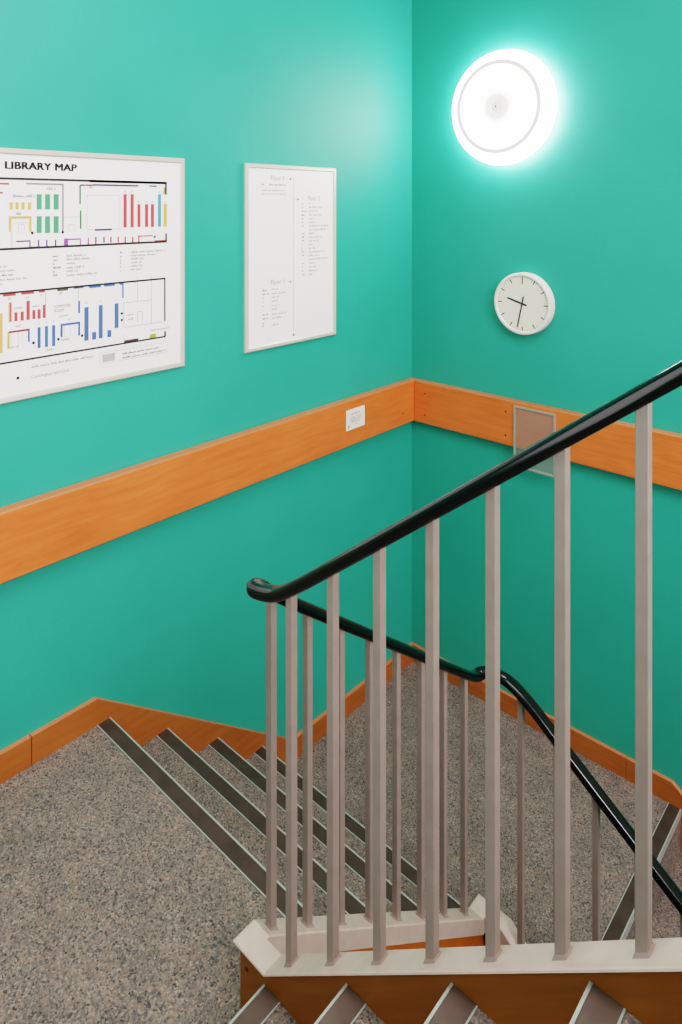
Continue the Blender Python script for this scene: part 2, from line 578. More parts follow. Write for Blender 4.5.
MAP_TEXT=[(-2.0007,-1.9726,1.8310,0.0120,'text'),
(-2.1070,-2.0385,1.8050,0.0100,'text'),
(-2.0980,-2.0822,1.7500,0.0120,'text'),
(-1.7249,-1.7192,1.8242,0.0080,'text'),
(-1.6961,-1.6902,1.8246,0.0080,'text'),
(-1.6685,-1.6625,1.7896,0.0080,'text'),
(-1.6386,-1.6326,1.7897,0.0080,'text'),
(-1.6131,-1.6070,1.7882,0.0080,'text'),
(-1.5847,-1.5785,1.8251,0.0080,'text'),
(-1.5584,-1.5521,1.7872,0.0080,'text'),
(-1.8549,-1.8443,1.8374,0.0080,'text'),
(-2.2709,-2.1269,1.5868,0.0080,'text'),
(-2.2709,-2.1003,1.5735,0.0080,'text'),
(-2.2709,-2.1061,1.5604,0.0080,'bold'),
(-2.2709,-2.0640,1.5461,0.0080,'text'),
(-2.2709,-2.1378,1.5334,0.0080,'text'),
(-1.9804,-1.9628,1.6097,0.0080,'bold'),
(-1.9804,-1.9643,1.5973,0.0080,'bold'),
(-1.9804,-1.9756,1.5847,0.0080,'bold'),
(-1.9804,-1.9495,1.5718,0.0080,'bold'),
(-1.9804,-1.9741,1.5583,0.0080,'bold'),
(-1.9804,-1.9658,1.5470,0.0080,'bold'),
(-1.9346,-1.8707,1.6088,0.0090,'text'),
(-1.9346,-1.8539,1.5970,0.0090,'text'),
(-1.9346,-1.9068,1.5844,0.0090,'text'),
(-1.9346,-1.8733,1.5696,0.0090,'text'),
(-1.9346,-1.8965,1.5582,0.0090,'text'),
(-1.9346,-1.8257,1.5443,0.0090,'text'),
(-1.7408,-1.7312,1.6099,0.0080,'bold'),
(-1.7408,-1.7335,1.5944,0.0080,'bold'),
(-1.7408,-1.7346,1.5831,0.0080,'bold'),
(-1.7408,-1.7357,1.5723,0.0080,'bold'),
(-1.7408,-1.7357,1.5599,0.0080,'bold'),
(-1.7408,-1.7363,1.5455,0.0080,'bold'),
(-1.6978,-1.5552,1.6088,0.0080,'text'),
(-1.6978,-1.5928,1.5964,0.0080,'text'),
(-1.6978,-1.6446,1.5846,0.0080,'text'),
(-1.6978,-1.6536,1.5717,0.0080,'text'),
(-1.6978,-1.6506,1.5590,0.0080,'text'),
(-1.6978,-1.6536,1.5465,0.0080,'text'),
(-2.1025,-2.0777,1.4543,0.0080,'text'),
(-2.0478,-2.0245,1.4539,0.0080,'text'),
(-2.1003,-2.0822,1.3976,0.0080,'text'),
(-2.1181,-2.0890,1.3335,0.0080,'text'),
(-1.9530,-1.9195,1.3336,0.0080,'text'),
(-2.0007,-1.9765,1.3074,0.0080,'text'),
(-2.1225,-2.1150,1.4856,0.0080,'text'),
(-2.0663,-2.0589,1.4852,0.0080,'text'),
(-2.0207,-2.0140,1.4865,0.0080,'text'),
(-1.9618,-1.9495,1.4860,0.0080,'text'),
(-2.0292,-2.0235,1.3971,0.0080,'text'),
(-2.0045,-1.9988,1.3974,0.0080,'text'),
(-1.9804,-1.9756,1.3987,0.0080,'text'),
(-1.8680,-1.8628,1.4467,0.0080,'text'),
(-1.9270,-1.9210,1.3975,0.0080,'text'),
(-1.9594,-1.9295,1.4124,0.0080,'text'),
(-1.7123,-1.6861,1.3867,0.0080,'text'),
(-1.7105,-1.6873,1.3705,0.0080,'text'),
(-1.7323,-1.5804,1.2513,0.0070,'bold'),
(-1.7312,-1.5584,1.2370,0.0070,'bold'),
(-2.0502,-1.8364,1.2616,0.0090,'text'),
(-1.8155,-1.8101,1.4462,0.0060,'text'),
(-1.7577,-1.7521,1.4463,0.0060,'text')]
DIR_TEXT=[(-1.0422,-0.9436,1.8643,0.0100,'bold'),
(-1.0852,-1.0688,1.8650,0.0100,'bold'),
(-1.0811,-0.9471,1.8389,0.0080,'text'),
(-1.0811,-0.9365,1.8238,0.0080,'text'),
(-0.7997,-0.7903,1.7829,0.0085,'text'),
(-0.8454,-0.8371,1.7818,0.0085,'bold'),
(-0.7997,-0.7033,1.7668,0.0085,'text'),
(-0.8454,-0.8371,1.7660,0.0085,'bold'),
(-0.7997,-0.7376,1.7494,0.0085,'text'),
(-0.8454,-0.8110,1.7488,0.0085,'bold'),
(-0.7997,-0.7180,1.7312,0.0085,'text'),
(-0.8454,-0.8260,1.7310,0.0085,'bold'),
(-0.7997,-0.7665,1.7147,0.0085,'text'),
(-0.8454,-0.8353,1.7146,0.0085,'bold'),
(-0.7997,-0.7472,1.6978,0.0085,'text'),
(-0.8454,-0.8371,1.6981,0.0085,'bold'),
(-0.7997,-0.6735,1.6809,0.0085,'text'),
(-0.8454,-0.8334,1.6823,0.0085,'bold'),
(-0.7997,-0.6884,1.6635,0.0085,'text'),
(-0.7997,-0.7569,1.6477,0.0085,'text'),
(-0.8454,-0.8260,1.6485,0.0085,'bold'),
(-0.7997,-0.7131,1.6302,0.0085,'text'),
(-0.8454,-0.8260,1.6320,0.0085,'bold'),
(-0.7997,-0.7327,1.6138,0.0085,'text'),
(-0.8454,-0.8241,1.6155,0.0085,'bold'),
(-0.7997,-0.7713,1.5972,0.0085,'text'),
(-0.8454,-0.8371,1.5986,0.0085,'bold'),
(-0.7997,-0.7569,1.5795,0.0085,'text'),
(-0.8454,-0.8371,1.5815,0.0085,'bold'),
(-0.7997,-0.6934,1.5625,0.0085,'text'),
(-0.8454,-0.8297,1.5661,0.0085,'bold'),
(-0.7997,-0.7278,1.5466,0.0085,'text'),
(-0.8454,-0.8297,1.5496,0.0085,'bold'),
(-0.7997,-0.6685,1.5301,0.0085,'text'),
(-0.7997,-0.7569,1.5116,0.0085,'text'),
(-0.8436,-0.8316,1.5130,0.0085,'bold'),
(-0.7997,-0.7472,1.4952,0.0085,'text'),
(-0.8436,-0.8371,1.4974,0.0085,'bold'),
(-0.7997,-0.7472,1.4778,0.0085,'text'),
(-0.8436,-0.8371,1.4802,0.0085,'bold'),
(-0.7997,-0.7713,1.4619,0.0085,'text'),
(-0.8436,-0.8204,1.4631,0.0085,'bold'),
(-1.0254,-0.9845,1.4136,0.0085,'text'),
(-1.0787,-1.0497,1.4137,0.0085,'bold'),
(-1.0254,-0.9392,1.3950,0.0085,'text'),
(-1.0787,-1.0439,1.3972,0.0085,'bold'),
(-1.0254,-0.9845,1.3794,0.0085,'text'),
(-1.0787,-1.0713,1.3812,0.0085,'bold'),
(-1.0254,-0.9905,1.3627,0.0085,'text'),
(-1.0787,-1.0729,1.3645,0.0085,'bold'),
(-1.0254,-0.9802,1.3437,0.0085,'text'),
(-1.0787,-1.0704,1.3463,0.0085,'bold'),
(-1.0254,-0.9931,1.3280,0.0085,'text'),
(-1.0787,-1.0745,1.3304,0.0085,'bold'),
(-1.0254,-0.9409,1.3060,0.0085,'text'),
(-1.0787,-1.0480,1.3101,0.0085,'bold'),
(-1.0254,-0.9628,1.2901,0.0085,'text'),
(-1.0787,-1.0439,1.2930,0.0085,'bold'),
(-1.0254,-0.9802,1.2595,0.0085,'text'),
(-1.0787,-1.0713,1.2636,0.0085,'bold'),
(-1.0787,-1.0688,1.2747,0.0085,'bold')]
# ------------------------------------------------------------------ main dimensions (metres; upper landing at z = 0)
RISE, GO, SL = 0.17, 0.233, 0.733
LOW = -0.68                      # lower landing
BASE = LOW - 9 * RISE - RISE     # hall at the foot of the third flight
YU = -2.055                      # flight-side face of the upper stringer
XS = 1.042                       # flight-side face of the middle stringer
Y3 = -1.048                      # flight-side face of the lower stringer
U0X, U0Z, UG, UR = 1.122, 0.145, 0.2305, 0.178
X_E, Y_B, Z_T = 4.6, -3.7, 3.7
N_UP = 9

# ------------------------------------------------------------------ room shell
bm = bmesh.new(); box(bm, -0.15, 0.0, Y_B, 0.15, BASE - 0.2, Z_T); struct('wall_left', bm, M['wall'])
bm = bmesh.new(); box(bm, 0.0, X_E, 0.0, 0.15, BASE - 0.2, Z_T); struct('wall_right', bm, M['wall'])
bm = bmesh.new(); box(bm, 0.0, X_E, Y_B - 0.15, Y_B, BASE - 0.2, Z_T); struct('wall_back', bm, M['wall'])
bm = bmesh.new(); box(bm, X_E, X_E + 0.15, Y_B, 0.15, BASE - 0.2, Z_T); struct('wall_end', bm, M['plaster'])
bm = bmesh.new(); box(bm, -0.15, X_E + 0.15, Y_B - 0.15, 0.15, Z_T, Z_T + 0.15); struct('ceiling', bm, M['ceil'])
# upper landing, lower landing, upper floor, hall floor
bm = bmesh.new()
prism(bm, [(0, 0), (1.2, 0), (1.2, -0.22), (0, -0.22)], 'y', Y_B, -1.84)
struct('floor', bm, M['carpet'])
bm = bmesh.new(); box(bm, 0, 1.30, -1.06, 0, LOW - 0.22, LOW); struct('floor', bm, M['carpet'])
UPZ = U0Z + UR * (N_UP - 1)
bm = bmesh.new(); box(bm, U0X + UG * N_UP - 0.24, X_E, Y_B, YU, UPZ - 0.02, UPZ + UR); struct('floor', bm, M['carpet'])
bm = bmesh.new(); box(bm, 0, X_E, Y_B, 0, BASE - 0.2, BASE); struct('floor', bm, M['carpet'])

# belt boards on the two walls (with filled screw holes)
BZ0, BZ1, BT = 0.627, 0.8435, 0.045
def plug(bm, cx, cy, cz, axis, mi):
    mat = Matrix.Translation((cx, cy, cz)) @ (Matrix.Rotation(PI / 2, 4, 'Y') if axis == 'x' else Matrix.Rotation(PI / 2, 4, 'X'))
    lathe(bm, [(0, 0.0015), (0.0045, 0.001), (0.0055, -0.004)], mat, 12, mi)
bm = bmesh.new()
bbox(bm, 0.0, BT, Y_B + 0.001, -0.001, BZ0, BZ1, 0.004)
lit_top(bm, 1)
for y in (-0.14,):
    plug(bm, BT, y, BZ0 + 0.060, 'x', 2)
struct('trim_1', bm, [M['wood_y'], M['wood_lit_top'], M['plug']])
bm = bmesh.new()
bbox(bm, BT + 0.0005, X_E - 0.001, -BT, 0.0, BZ0, BZ1, 0.004)
lit_top(bm, 1)
for x in (0.1177, 0.586):
    for z in (BZ0 + 0.046, BZ1 - 0.058):
        plug(bm, x, -BT, z, 'y', 2)
struct('trim_2', bm, [M['wood_x'], M['wood_lit_top'], M['plug']])

# skirting boards that follow the landings and the flights
ST = 0.018
ya, yb = -1.83, -1.83 + (0.68 - 0.0) / SL
SKZ = 0.090
yl, yr = -2.10, 0
bm = bmesh.new()
poly = [(-2.052, -0.02), (-2.052, SKZ), (ya, SKZ), (yb, LOW + SKZ), (0.0, LOW + SKZ), (0.0, LOW - 0.03), (yb - 0.2, LOW - 0.03), (ya + 0.05, -0.2), (ya - 0.1, -0.02)]
prism(bm, poly, 'x', 0.0, ST)
prism(bm, [(Y_B, -0.02), (Y_B, SKZ), (-2.0545, SKZ), (-2.0545, -0.02)], 'x', 0.0, ST)
lit_top(bm, 1)
struct('baseboard_left', bm, [M['skirt_y'], M['wood_lit_top']])
xk = 1.325
xe = 3.5
bm = bmesh.new()
poly = [(ST, LOW + SKZ), (xk, LOW + SKZ), (xe, LOW + SKZ - SL * (xe - xk)), (xe, LOW - SL * (xe - xk) - 0.25), (xk, LOW - 0.2), (ST, LOW - 0.03)]
cut = 1.142
prism(bm, [(ST, LOW + SKZ), (cut - 0.0015, LOW + SKZ), (cut - 0.0015, LOW - 0.03), (ST, LOW - 0.03)], 'y', -ST, 0.0)
prism(bm, [(cut, LOW + SKZ), (xk, LOW + SKZ), (xe, LOW + SKZ - SL * (xe - xk)), (xe, LOW - SL * (xe - xk) - 0.25), (xk, LOW - 0.2), (cut, LOW - 0.03)], 'y', -ST, 0.0)
lit_top(bm, 1)
struct('baseboard_right', bm, [M['skirt_x'], M['wood_lit_top']])

# ------------------------------------------------------------------ stair flights
def nosing_bm(axis, edge, sgn, a0, a1, z):
    """strip along the tread edge. axis of the edge line: 'x' or 'y'; edge: coordinate of the front; sgn: direction from front to back"""
    bm = bmesh.new()
    def B(d0, d1, z0, z1, mi):
        e0, e1 = sorted((edge + sgn * d0, edge + sgn * d1))
        if axis == 'x':
            box(bm, a0, a1, e0, e1, z0, z1, mi)
        else:
            box(bm, e0, e1, a0, a1, z0, z1, mi)
    B(-0.002, 0.0028, z - 0.024, z + 0.0035, 0)      # front aluminium lip
    B(0.0028, 0.0455, z - 0.002, z + 0.0022, 1)       # rubber insert
    B(0.0455, 0.0485, z - 0.002, z + 0.003, 0)        # rear aluminium edge
    return bm

GRP = 'carpeted stair flights'
# upper flight (rises to the right)
t = thing('stair_flight', 'upper carpeted stair flight rising to the right in the foreground, under the near railing', 'stairs', (U0X, (Y_B + YU) / 2, 0), GRP)
poly = [(U0X, 0.0)]
for i in range(N_UP):
    poly += [(U0X + UG * i, U0Z + UR * i), (U0X + UG * (i + 1), U0Z + UR * i)]
poly += [(U0X + UG * N_UP, U0Z + UR * (N_UP - 1) - 0.2), (U0X + 0.3, 0.0)]
bm = bmesh.new(); prism(bm, poly, 'y', Y_B + 0.002, YU + 0.012); obj('carpeted_steps', bm, M['carpet'], t)
for i in range(N_UP):
    obj('nosing_strip', nosing_bm('y', U0X + UG * i, 1, Y_B + 0.004, YU + 0.006, U0Z + UR * i), [M['alu'], M['rubber_lit']], t)
CZ = 0.19                                   # cap height over the landing
XC = 1.134
XEND = 3.05
SU = 0.767
TH = 0.006
def ctop(x): return CZ + SU * (x - XC)
bm = bmesh.new()
prism(bm, [(XS, 0.001), (XS, CZ - TH), (XC, CZ - TH), (XEND, ctop(XEND) - TH), (XEND, ctop(XEND) - 0.36), (XC + 0.22, -0.06), (XC + 0.22, -0.21), (XS, -0.21)], 'y', YU + 0.007, YU + 0.034)
plug(bm, 1.063, YU + 0.007, 0.135, 'y', 1)
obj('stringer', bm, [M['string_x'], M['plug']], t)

# middle flight (descends along the left wall)
t = thing('stair_flight', 'short middle stair flight of four nosed steps descending along the left wall', 'stairs', (0.52, -1.784, 0), GRP)
YN = [-1.784 + GO * i for i in range(4)]
poly = [(-1.84, 0.0)]
poly = [(-1.84, -0.0005), (YN[0], -0.0005)]
for i in range(1, 4):
    poly += [(YN[i - 1], -RISE * i), (YN[i], -RISE * i)]
poly += [(YN[3], LOW - 0.0005), (YN[3] - 0.05, LOW - 0.2), (-1.84, -0.22)]
bm = bmesh.new(); prism(bm, poly, 'x', 0.002, XS + 0.012); obj('carpeted_steps', bm, M['carpet'], t)
for i in range(4):
    obj('nosing_strip', nosing_bm('x', YN[i], -1, ST, XS - 0.001, -RISE * i), [M['alu'], M['rubber']], t)
YC, YC2 = -2.005, -1.105                    # where the cap starts to fall, where it levels again
CZ2 = CZ - SL * (YC2 - YC)
bm = bmesh.new()
prism(bm, [(YU + 0.036, CZ - TH), (YC, CZ - TH), (YC2, CZ2 - TH), (Y3 - 0.036, CZ2 - TH), (Y3 - 0.036, CZ2 - 0.36), (YC2 - 0.05, CZ2 - 0.38), (YC, CZ - 0.40), (YU + 0.036, CZ - 0.40)], 'x', XS, XS + 0.034)
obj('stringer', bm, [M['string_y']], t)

# lower flight (descends to the right along the right wall)
NX = [1.36 + GO * i for i in range(9)]
t = thing('stair_flight', 'lower carpeted stair flight dropping away to the right beyond the well', 'stairs', (1.36, -0.52, LOW), GRP)
poly = [(1.30, LOW), (NX[0], LOW)]
for i in range(1, 9):
    poly += [(NX[i - 1], LOW - RISE * i), (NX[i], LOW - RISE * i)]
poly += [(NX[8], LOW - RISE * 9), (NX[8] + GO, LOW - RISE * 9), (NX[8] + GO, BASE), (NX[8] - 0.1, BASE), (1.30, LOW - 0.25)]
bm = bmesh.new(); prism(bm, poly, 'y', Y3 - 0.012, -0.002); obj('carpeted_steps', bm, M['carpet'], t)
for i in range(9):
    obj('nosing_strip', nosing_bm('y', NX[i], -1, Y3 + 0.001, -ST, LOW - RISE * i), [M['alu'], M['rubber']], t)
XL = 1.150
XEL = 3.3
def lcap(x): return CZ2 - SL * (x - XL)
bm = bmesh.new()
prism(bm, [(XS, CZ2 - TH), (XL, CZ2 - TH), (XEL, lcap(XEL) - TH), (XEL, lcap(XEL) - 0.40), (XL, CZ2 - 0.40), (XS, CZ2 - 0.40)], 'y', Y3 - 0.034, Y3)
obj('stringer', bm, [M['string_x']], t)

# ------------------------------------------------------------------ railing round the stair well
rail = thing('stair_railing', 'grey metal stair railing with square balusters and black handrail around the stair well', 'railing', (XS + 0.02, YU + 0.02, CZ))
YB, XB, Y3B = -2.035, 1.062, -1.073
cap = [(XEND, YB, ctop(XEND)), (XC, YB, CZ), (XB, YB, CZ), (XB, YC, CZ), (XB, YC2, CZ2), (XB, Y3B, CZ2), (XL, Y3B, CZ2), (XEL, Y3B, lcap(XEL))]
h = 0.025
prof = [(-h - 0.003, -0.0045), (-h - 0.002, -0.0015), (-h + 0.001, 0.0), (h - 0.003, 0.0), (h, -0.003), (h, -0.052), (h - 0.006, -0.052), (h - 0.006, -TH), (-h - 0.001, -TH)]
bm = bmesh.new(); sweep(bm, cap, prof, 0, True); obj('base_rail', bm, M['cap'], rail)

HS = 0.0088
def baluster(x, y, zb, zt, axis, slope):
    """axis: direction of the flight; slope of the cap along +axis"""
    bm = bmesh.new()
    dx, dy = (slope * HS, 0) if axis == 'x' else (0, slope * HS)
    lo, hi = [], []
    for sx, sy in ((-1, -1), (1, -1), (1, 1), (-1, 1)):
        d = dx * sx + dy * sy
        lo.append((x + sx * HS, y + sy * HS, zb + d - 0.001))
        hi.append((x + sx * HS, y + sy * HS, zt + d + 0.004))
    A = [bm.verts.new(p) for p in lo]; B = [bm.verts.new(p) for p in hi]
    bm.faces.new(A[::-1]); bm.faces.new(B)
    side = []
    for i in range(4):
        j = (i + 1) % 4
        bm.faces.new((A[i], A[j], B[j], B[i]))
        side.append(bm.edges.get((A[i], B[i])))
    bmesh.ops.bevel(bm, geom=side, offset=0.0014, segments=2, affect='EDGES', profile=0.5)
    # weld fillet at the foot
    w = 0.003
    lo2, hi2 = [], []
    for sx, sy in ((-1, -1), (1, -1), (1, 1), (-1, 1)):
        k = HS + w
        sl = slope * k * (sx if axis == 'x' else sy)
        lo2.append(bm.verts.new((x + sx * k, y + sy * k, zb + sl - 0.0005)))
        sl = slope * HS * (sx if axis == 'x' else sy)
        hi2.append(bm.verts.new((x + sx * (HS + 0.0003), y + sy * (HS + 0.0003), zb + sl + 0.006)))
    for i in range(4):
        j = (i + 1) % 4
        bm.faces.new((lo2[i], lo2[j], hi2[j], hi2[i]))
    bm.faces.new(lo2[::-1]); bm.faces.new(hi2)
    return obj('baluster', bm, M['bar'], rail)

UBX = [1.1885 + 0.1153 * i for i in range(16)]
def utop(x): return 0.978 + 0.764 * (x - 1.187)
for x in UBX:
    baluster(x, YB, ctop(x), utop(x), 'x', SU)
SBY = [-1.976 + 0.1141 * i for i in range(8)]
def mtop(y): return 0.897 - 0.731 * (y + 1.976)
for y in SBY:
    baluster(XB, y, CZ - SL * (y - YC), mtop(y), 'y', -SL)
LBX = [1.200 + 0.1165 * i for i in range(18)]
def ltop(x): return 0.172 - 0.725 * (x - 1.327)
for x in LBX:
    baluster(x, Y3B, lcap(x), ltop(x), 'x', -SL)

RO = 0.0132
hp = [(XEND + 0.05, YB, utop(XEND + 0.05) + RO), (1.30, YB, utop(1.30) + RO), (1.215, YB, utop(1.215) + RO), (1.150, YB, 0.968), (1.105, YB, 0.955), (1.082, YB, 0.952), (1.070, YB + 0.003, 0.952), (1.066, YB + 0.022, 0.949),
      (XB, -1.985, mtop(-1.985) + RO + 0.002), (XB, -1.85, mtop(-1.85) + RO), (XB, -1.25, mtop(-1.25) + RO), (XB, -1.15, mtop(-1.15) + RO),
      (XB, -1.105, 0.281), (XB + 0.004, -1.080, 0.283), (1.085, Y3B, 0.288), (1.125, Y3B, 0.296), (1.165, Y3B, 0.293), (1.23, Y3B, ltop(1.23) + RO + 0.004), (1.35, Y3B, ltop(1.35) + RO),
      (3.15, Y3B, ltop(3.15) + RO)]
prof = []
for i in range(20):
    a = 2 * PI * i / 20
    ca, sa = math.cos(a), math.sin(a)
    prof.append((0.0196 * math.copysign(abs(ca) ** 0.65, ca), 0.0136 * math.copysign(abs(sa) ** 0.65, sa)))
bm = bmesh.new(); sweep(bm, chaikin(hp, 3), prof); obj('handrail', bm, M['black'], rail, True)

# ------------------------------------------------------------------ boards on the left wall
def bars(bm, rows, x, mi_of, rnd):
    """lines of small unreadable print: short strokes grouped in words"""
    for y0, y1, z, h, c in rows:
        y = y0
        while y < y1 - 0.0015:
            wl = min(rnd.uniform(0.014, 0.034), y1 - y)
            e = y + wl
            while y < e - 0.0008:
                k = rnd.choice((0.55, 0.6, 0.6, 0.95))
                wd = 0.0019 if c != 'bold' else 0.0026
                quad(bm, x, y, min(y + wd, e), z - h * 0.38, z - h * 0.38 + h * k, mi_of[c])
                y += wd + 0.0013
            y = e + 0.005

def quad(bm, x, y0, y1, z0, z1, mi):
    bm.faces.new([bm.verts.new(p) for p in ((x, y0, z0), (x, y1, z0), (x, y1, z1), (x, y0, z1))]).material_index = mi

def disc(bm, x, y, z, r, mi, seg=14):
    bm.faces.new([bm.verts.new((x, y + r * math.cos(2 * PI * i / seg), z + r * math.sin(2 * PI * i / seg))) for i in range(seg)]).material_index = mi

def frame_bm(y0, y1, z0, z1, w, t):
    bm = bmesh.new()
    d = 0.004
    prof = [(0.0, 0.0), (0.0, t - d), (d, t), (w - d, t), (w, t - d), (w, 0.0)]       # (inward, out of wall)
    cor = [((y0, z0), (1, 1)), ((y1, z0), (-1, 1)), ((y1, z1), (-1, -1)), ((y0, z1), (1, -1))]
    rings = [[bm.verts.new((o + 0.0005, p[0] + s[0] * i, p[1] + s[1] * i)) for i, o in prof] for p, s in cor]
    for a in range(4):
        b = (a + 1) % 4
        for i in range(len(prof) - 1):
            bm.faces.new((rings[a][i], rings[a][i + 1], rings[b][i + 1], rings[b][i]))
    return bm

def on_left(x, y, z):
    """text laid on the left wall: local x -> +y, local y -> +z"""
    return Matrix(((0, 0, 1, x), (1, 0, 0, y), (0, 1, 0, z), (0, 0, 0, 1)))

INKS = ['black', 'red', 'yellow', 'green', 'blue', 'purple', 'magenta', 'grey', 'light', 'teal', 'darkred', 'lime', 'olive', 'dgreen', 'dark', 'navy', 'dteal', 'ochre', 'maroon', 'hatch', 'text', 'bold', 'rose', 'dot']
IDX = {n: i for i, n in enumerate(INKS)}
INKM = [M['ink_' + n] for n in INKS]
XF = 0.0095

MY0, MY1, MZ0, MZ1 = -2.655, -1.471, 1.163, 1.954
t = thing('map_board', 'large framed library map with coloured floor plans, cut by the left edge', 'map', (0, (MY0 + MY1) / 2, (MZ0 + MZ1) / 2))
bm = bmesh.new(); box(bm, 0.0005, XF - 0.001, MY0 + 0.01, MY1 - 0.01, MZ0 + 0.01, MZ1 - 0.01); obj('map_panel', bm, M['board'], t)
obj('frame', frame_bm(MY0, MY1, MZ0, MZ1, 0.019, 0.014), M['frame'], t)
bm = bmesh.new()
LAY = {'light': 0, 'hatch': 0, 'grey': 1, 'text': 1}
for i, (y0, z0, y1, z1, c) in enumerate(MAP_RECTS):
    quad(bm, XF + (0.0002 if c == 'black' else 0.00002 * (i % 7)), max(y0, -2.6), y1, z0, z1, IDX[c])
for y, z in MAP_DOTS:
    disc(bm, XF + 0.0003, y, z, 0.0048, 0)
bars(bm, MAP_TEXT, XF, IDX, random.Random(3))
text_bm(bm, 'COMPUTER', on_left(XF, -1.9765, 1.440), 0.014, 0, IDX['bold'], 0.055)
text_bm(bm, 'ROOM', on_left(XF, -1.9756, 1.4265), 0.014, 0, IDX['bold'], 0.031)
text_bm(bm, 'MAIN ENTRANCE', on_left(XF, -1.6204, 1.3150), 0.010, 0, IDX['bold'], 0.081)
text_bm(bm, 'Catalogue terminal', on_left(XF, -2.0502, 1.2250), 0.016, 0, IDX['text'], 0.123)
obj('printed_plan', bm, INKM, t)
bm = bmesh.new()
for dy, dz in ((0, 0), (0.0013, 0), (0.0026, 0), (0.0036, 0), (0.0018, 0.0014), (0.0, 0.0014), (0.0036, 0.0014)):
    text_bm(bm, 'LIBRARY MAP', on_left(XF + 0.0002 + dy * 0.02, -2.1325 + dy, 1.8895 + dz), 0.0325, 0.0, 0, 0.2300, 1.05)
obj('title_lettering', bm, M['ink'], t)

DY0, DY1, DZ0, DZ1 = -1.173, -0.619, 1.163, 1.950
t = thing('directory_board', 'narrow framed white floor directory with small print, right of the map', 'sign', (0, (DY0 + DY1) / 2, (DZ0 + DZ1) / 2))
bm = bmesh.new(); box(bm, 0.0005, XF - 0.001, DY0 + 0.01, DY1 - 0.01, DZ0 + 0.01, DZ1 - 0.01); obj('sign_panel', bm, M['board'], t)
obj('frame', frame_bm(DY0, DY1, DZ0, DZ1, 0.019, 0.014), M['frame'], t)
bm = bmesh.new()
bars(bm, DIR_TEXT, XF, IDX, random.Random(5))
for s, y, z, w in (('Floor 3', -1.0313, 1.8830, 0.078), ('Floor 2', -0.8045, 1.7970, 0.076), ('Floor 1', -1.0313, 1.4340, 0.078)):
    text_bm(bm, s, on_left(XF, y, z), 0.030, 0.0, IDX['text'], w)
quad(bm, XF, -0.8967, -0.8943, 1.2004, 1.8911, IDX['rose'])
for y0, y1, z in ((-0.916, -0.8955, 1.8912), (-0.8955, -0.872, 1.8018), (-0.918, -0.8955, 1.4376)):
    quad(bm, XF + 0.0001, y0, y1, z - 0.001, z + 0.001, IDX['rose'])
for y, z, s in ((-0.9188, 1.8912, -1), (-0.8674, 1.8018, 1), (-0.9206, 1.4376, -1)):
    bm.faces.new([bm.verts.new((XF + 0.0002, y + s * 0.007, z)), bm.verts.new((XF + 0.0002, y - s * 0.007, z + 0.006)), bm.verts.new((XF + 0.0002, y - s * 0.007, z - 0.006))]).material_index = IDX['dot']
disc(bm, XF + 0.0002, -0.8955, 1.2004, 0.006, IDX['dot'])
obj('printed_text', bm, INKM, t)

# small notice on the left belt board
t = thing('notice_card', 'small white printed card stuck on the wooden belt rail near the corner', 'card', (BT, -0.499, 0.743))
CX = BT + 0.0006
bm = bmesh.new(); bbox(bm, BT + 0.0001, CX + 0.0008, -0.586, -0.4515, 0.7035, 0.8005, 0.0003, 1); obj('card', bm, M['paper'], t)
bm = bmesh.new()
rows = [(-0.5552, -0.4872, 0.7775, 0.010, 'text'), (-0.5552, -0.4792, 0.7615, 0.007, 'grey'), (-0.5552, -0.4812, 0.7535, 0.007, 'grey'), (-0.5552, -0.4832, 0.7455, 0.007, 'grey'), (-0.5552, -0.4892, 0.7375, 0.007, 'grey'), (-0.5252, -0.5092, 0.7255, 0.006, 'grey')]
bars(bm, rows, CX + 0.0012, IDX, random.Random(9))
quad(bm, CX + 0.0012, -0.5765, -0.5645, 0.7155, 0.7265, IDX['grey'])
obj('printed_text', bm, INKM, t)

# clear sign holder on the right belt board
t = thing('sign_holder', 'empty clear acrylic sign holder fixed over the right belt rail', 'sign holder', (0.728, -BT, 0.675))
PX0, PX1, PZ0, PZ1 = 0.633, 0.839, 0.540, 0.826
bm = bmesh.new(); box(bm, PX0, PX1, -BT - 0.006, -BT - 0.0035, PZ0, PZ1); obj('clear_pane', bm, M['acrylic'], t)
bm = bmesh.new()
e = 0.008
for q in ((PX0 - 0.001, PX0 + e, PZ0, PZ1), (PX1 - e, PX1 + 0.001, PZ0, PZ1), (PX0 + e, PX1 - e, PZ1 - e, PZ1 + 0.001), (PX0 + e, PX1 - e, PZ0 - 0.001, PZ0 + e)):
    box(bm, q[0], q[1], -BT - 0.0075, -BT - 0.0005, q[2], q[3])
obj('edge_frame', bm, M['acredge'], t)

# ------------------------------------------------------------------ wall clock on the right wall (nine thirty-two)
KX, KZ, KR, KD = 0.671, 1.311, 0.146, 0.050
t = thing('wall_clock', 'round white wall clock with cream dial showing nine thirty-two', 'clock', (KX, 0, KZ))
face = Matrix.Translation((KX, 0, KZ)) @ Matrix.Rotation(PI / 2, 4, 'X')      # local z -> -y, local x -> +x, local y -> +z
bm = bmesh.new()
lathe(bm, [(0, 0.0008), (KR - 0.006, 0.0008), (KR, 0.004), (KR, KD - 0.006), (KR - 0.002, KD - 0.002), (KR - 0.006, KD), (KR - 0.012, KD), (KR - 0.014, KD - 0.002), (KR - 0.015, KD - 0.010)], face)
obj('case', bm, M['white'], t, True)
bm = bmesh.new()
lathe(bm, [(0, KD - 0.0095), (KR - 0.0148, KD - 0.0095)], face); obj('dial', bm, M['dial'], t)
bm = bmesh.new()
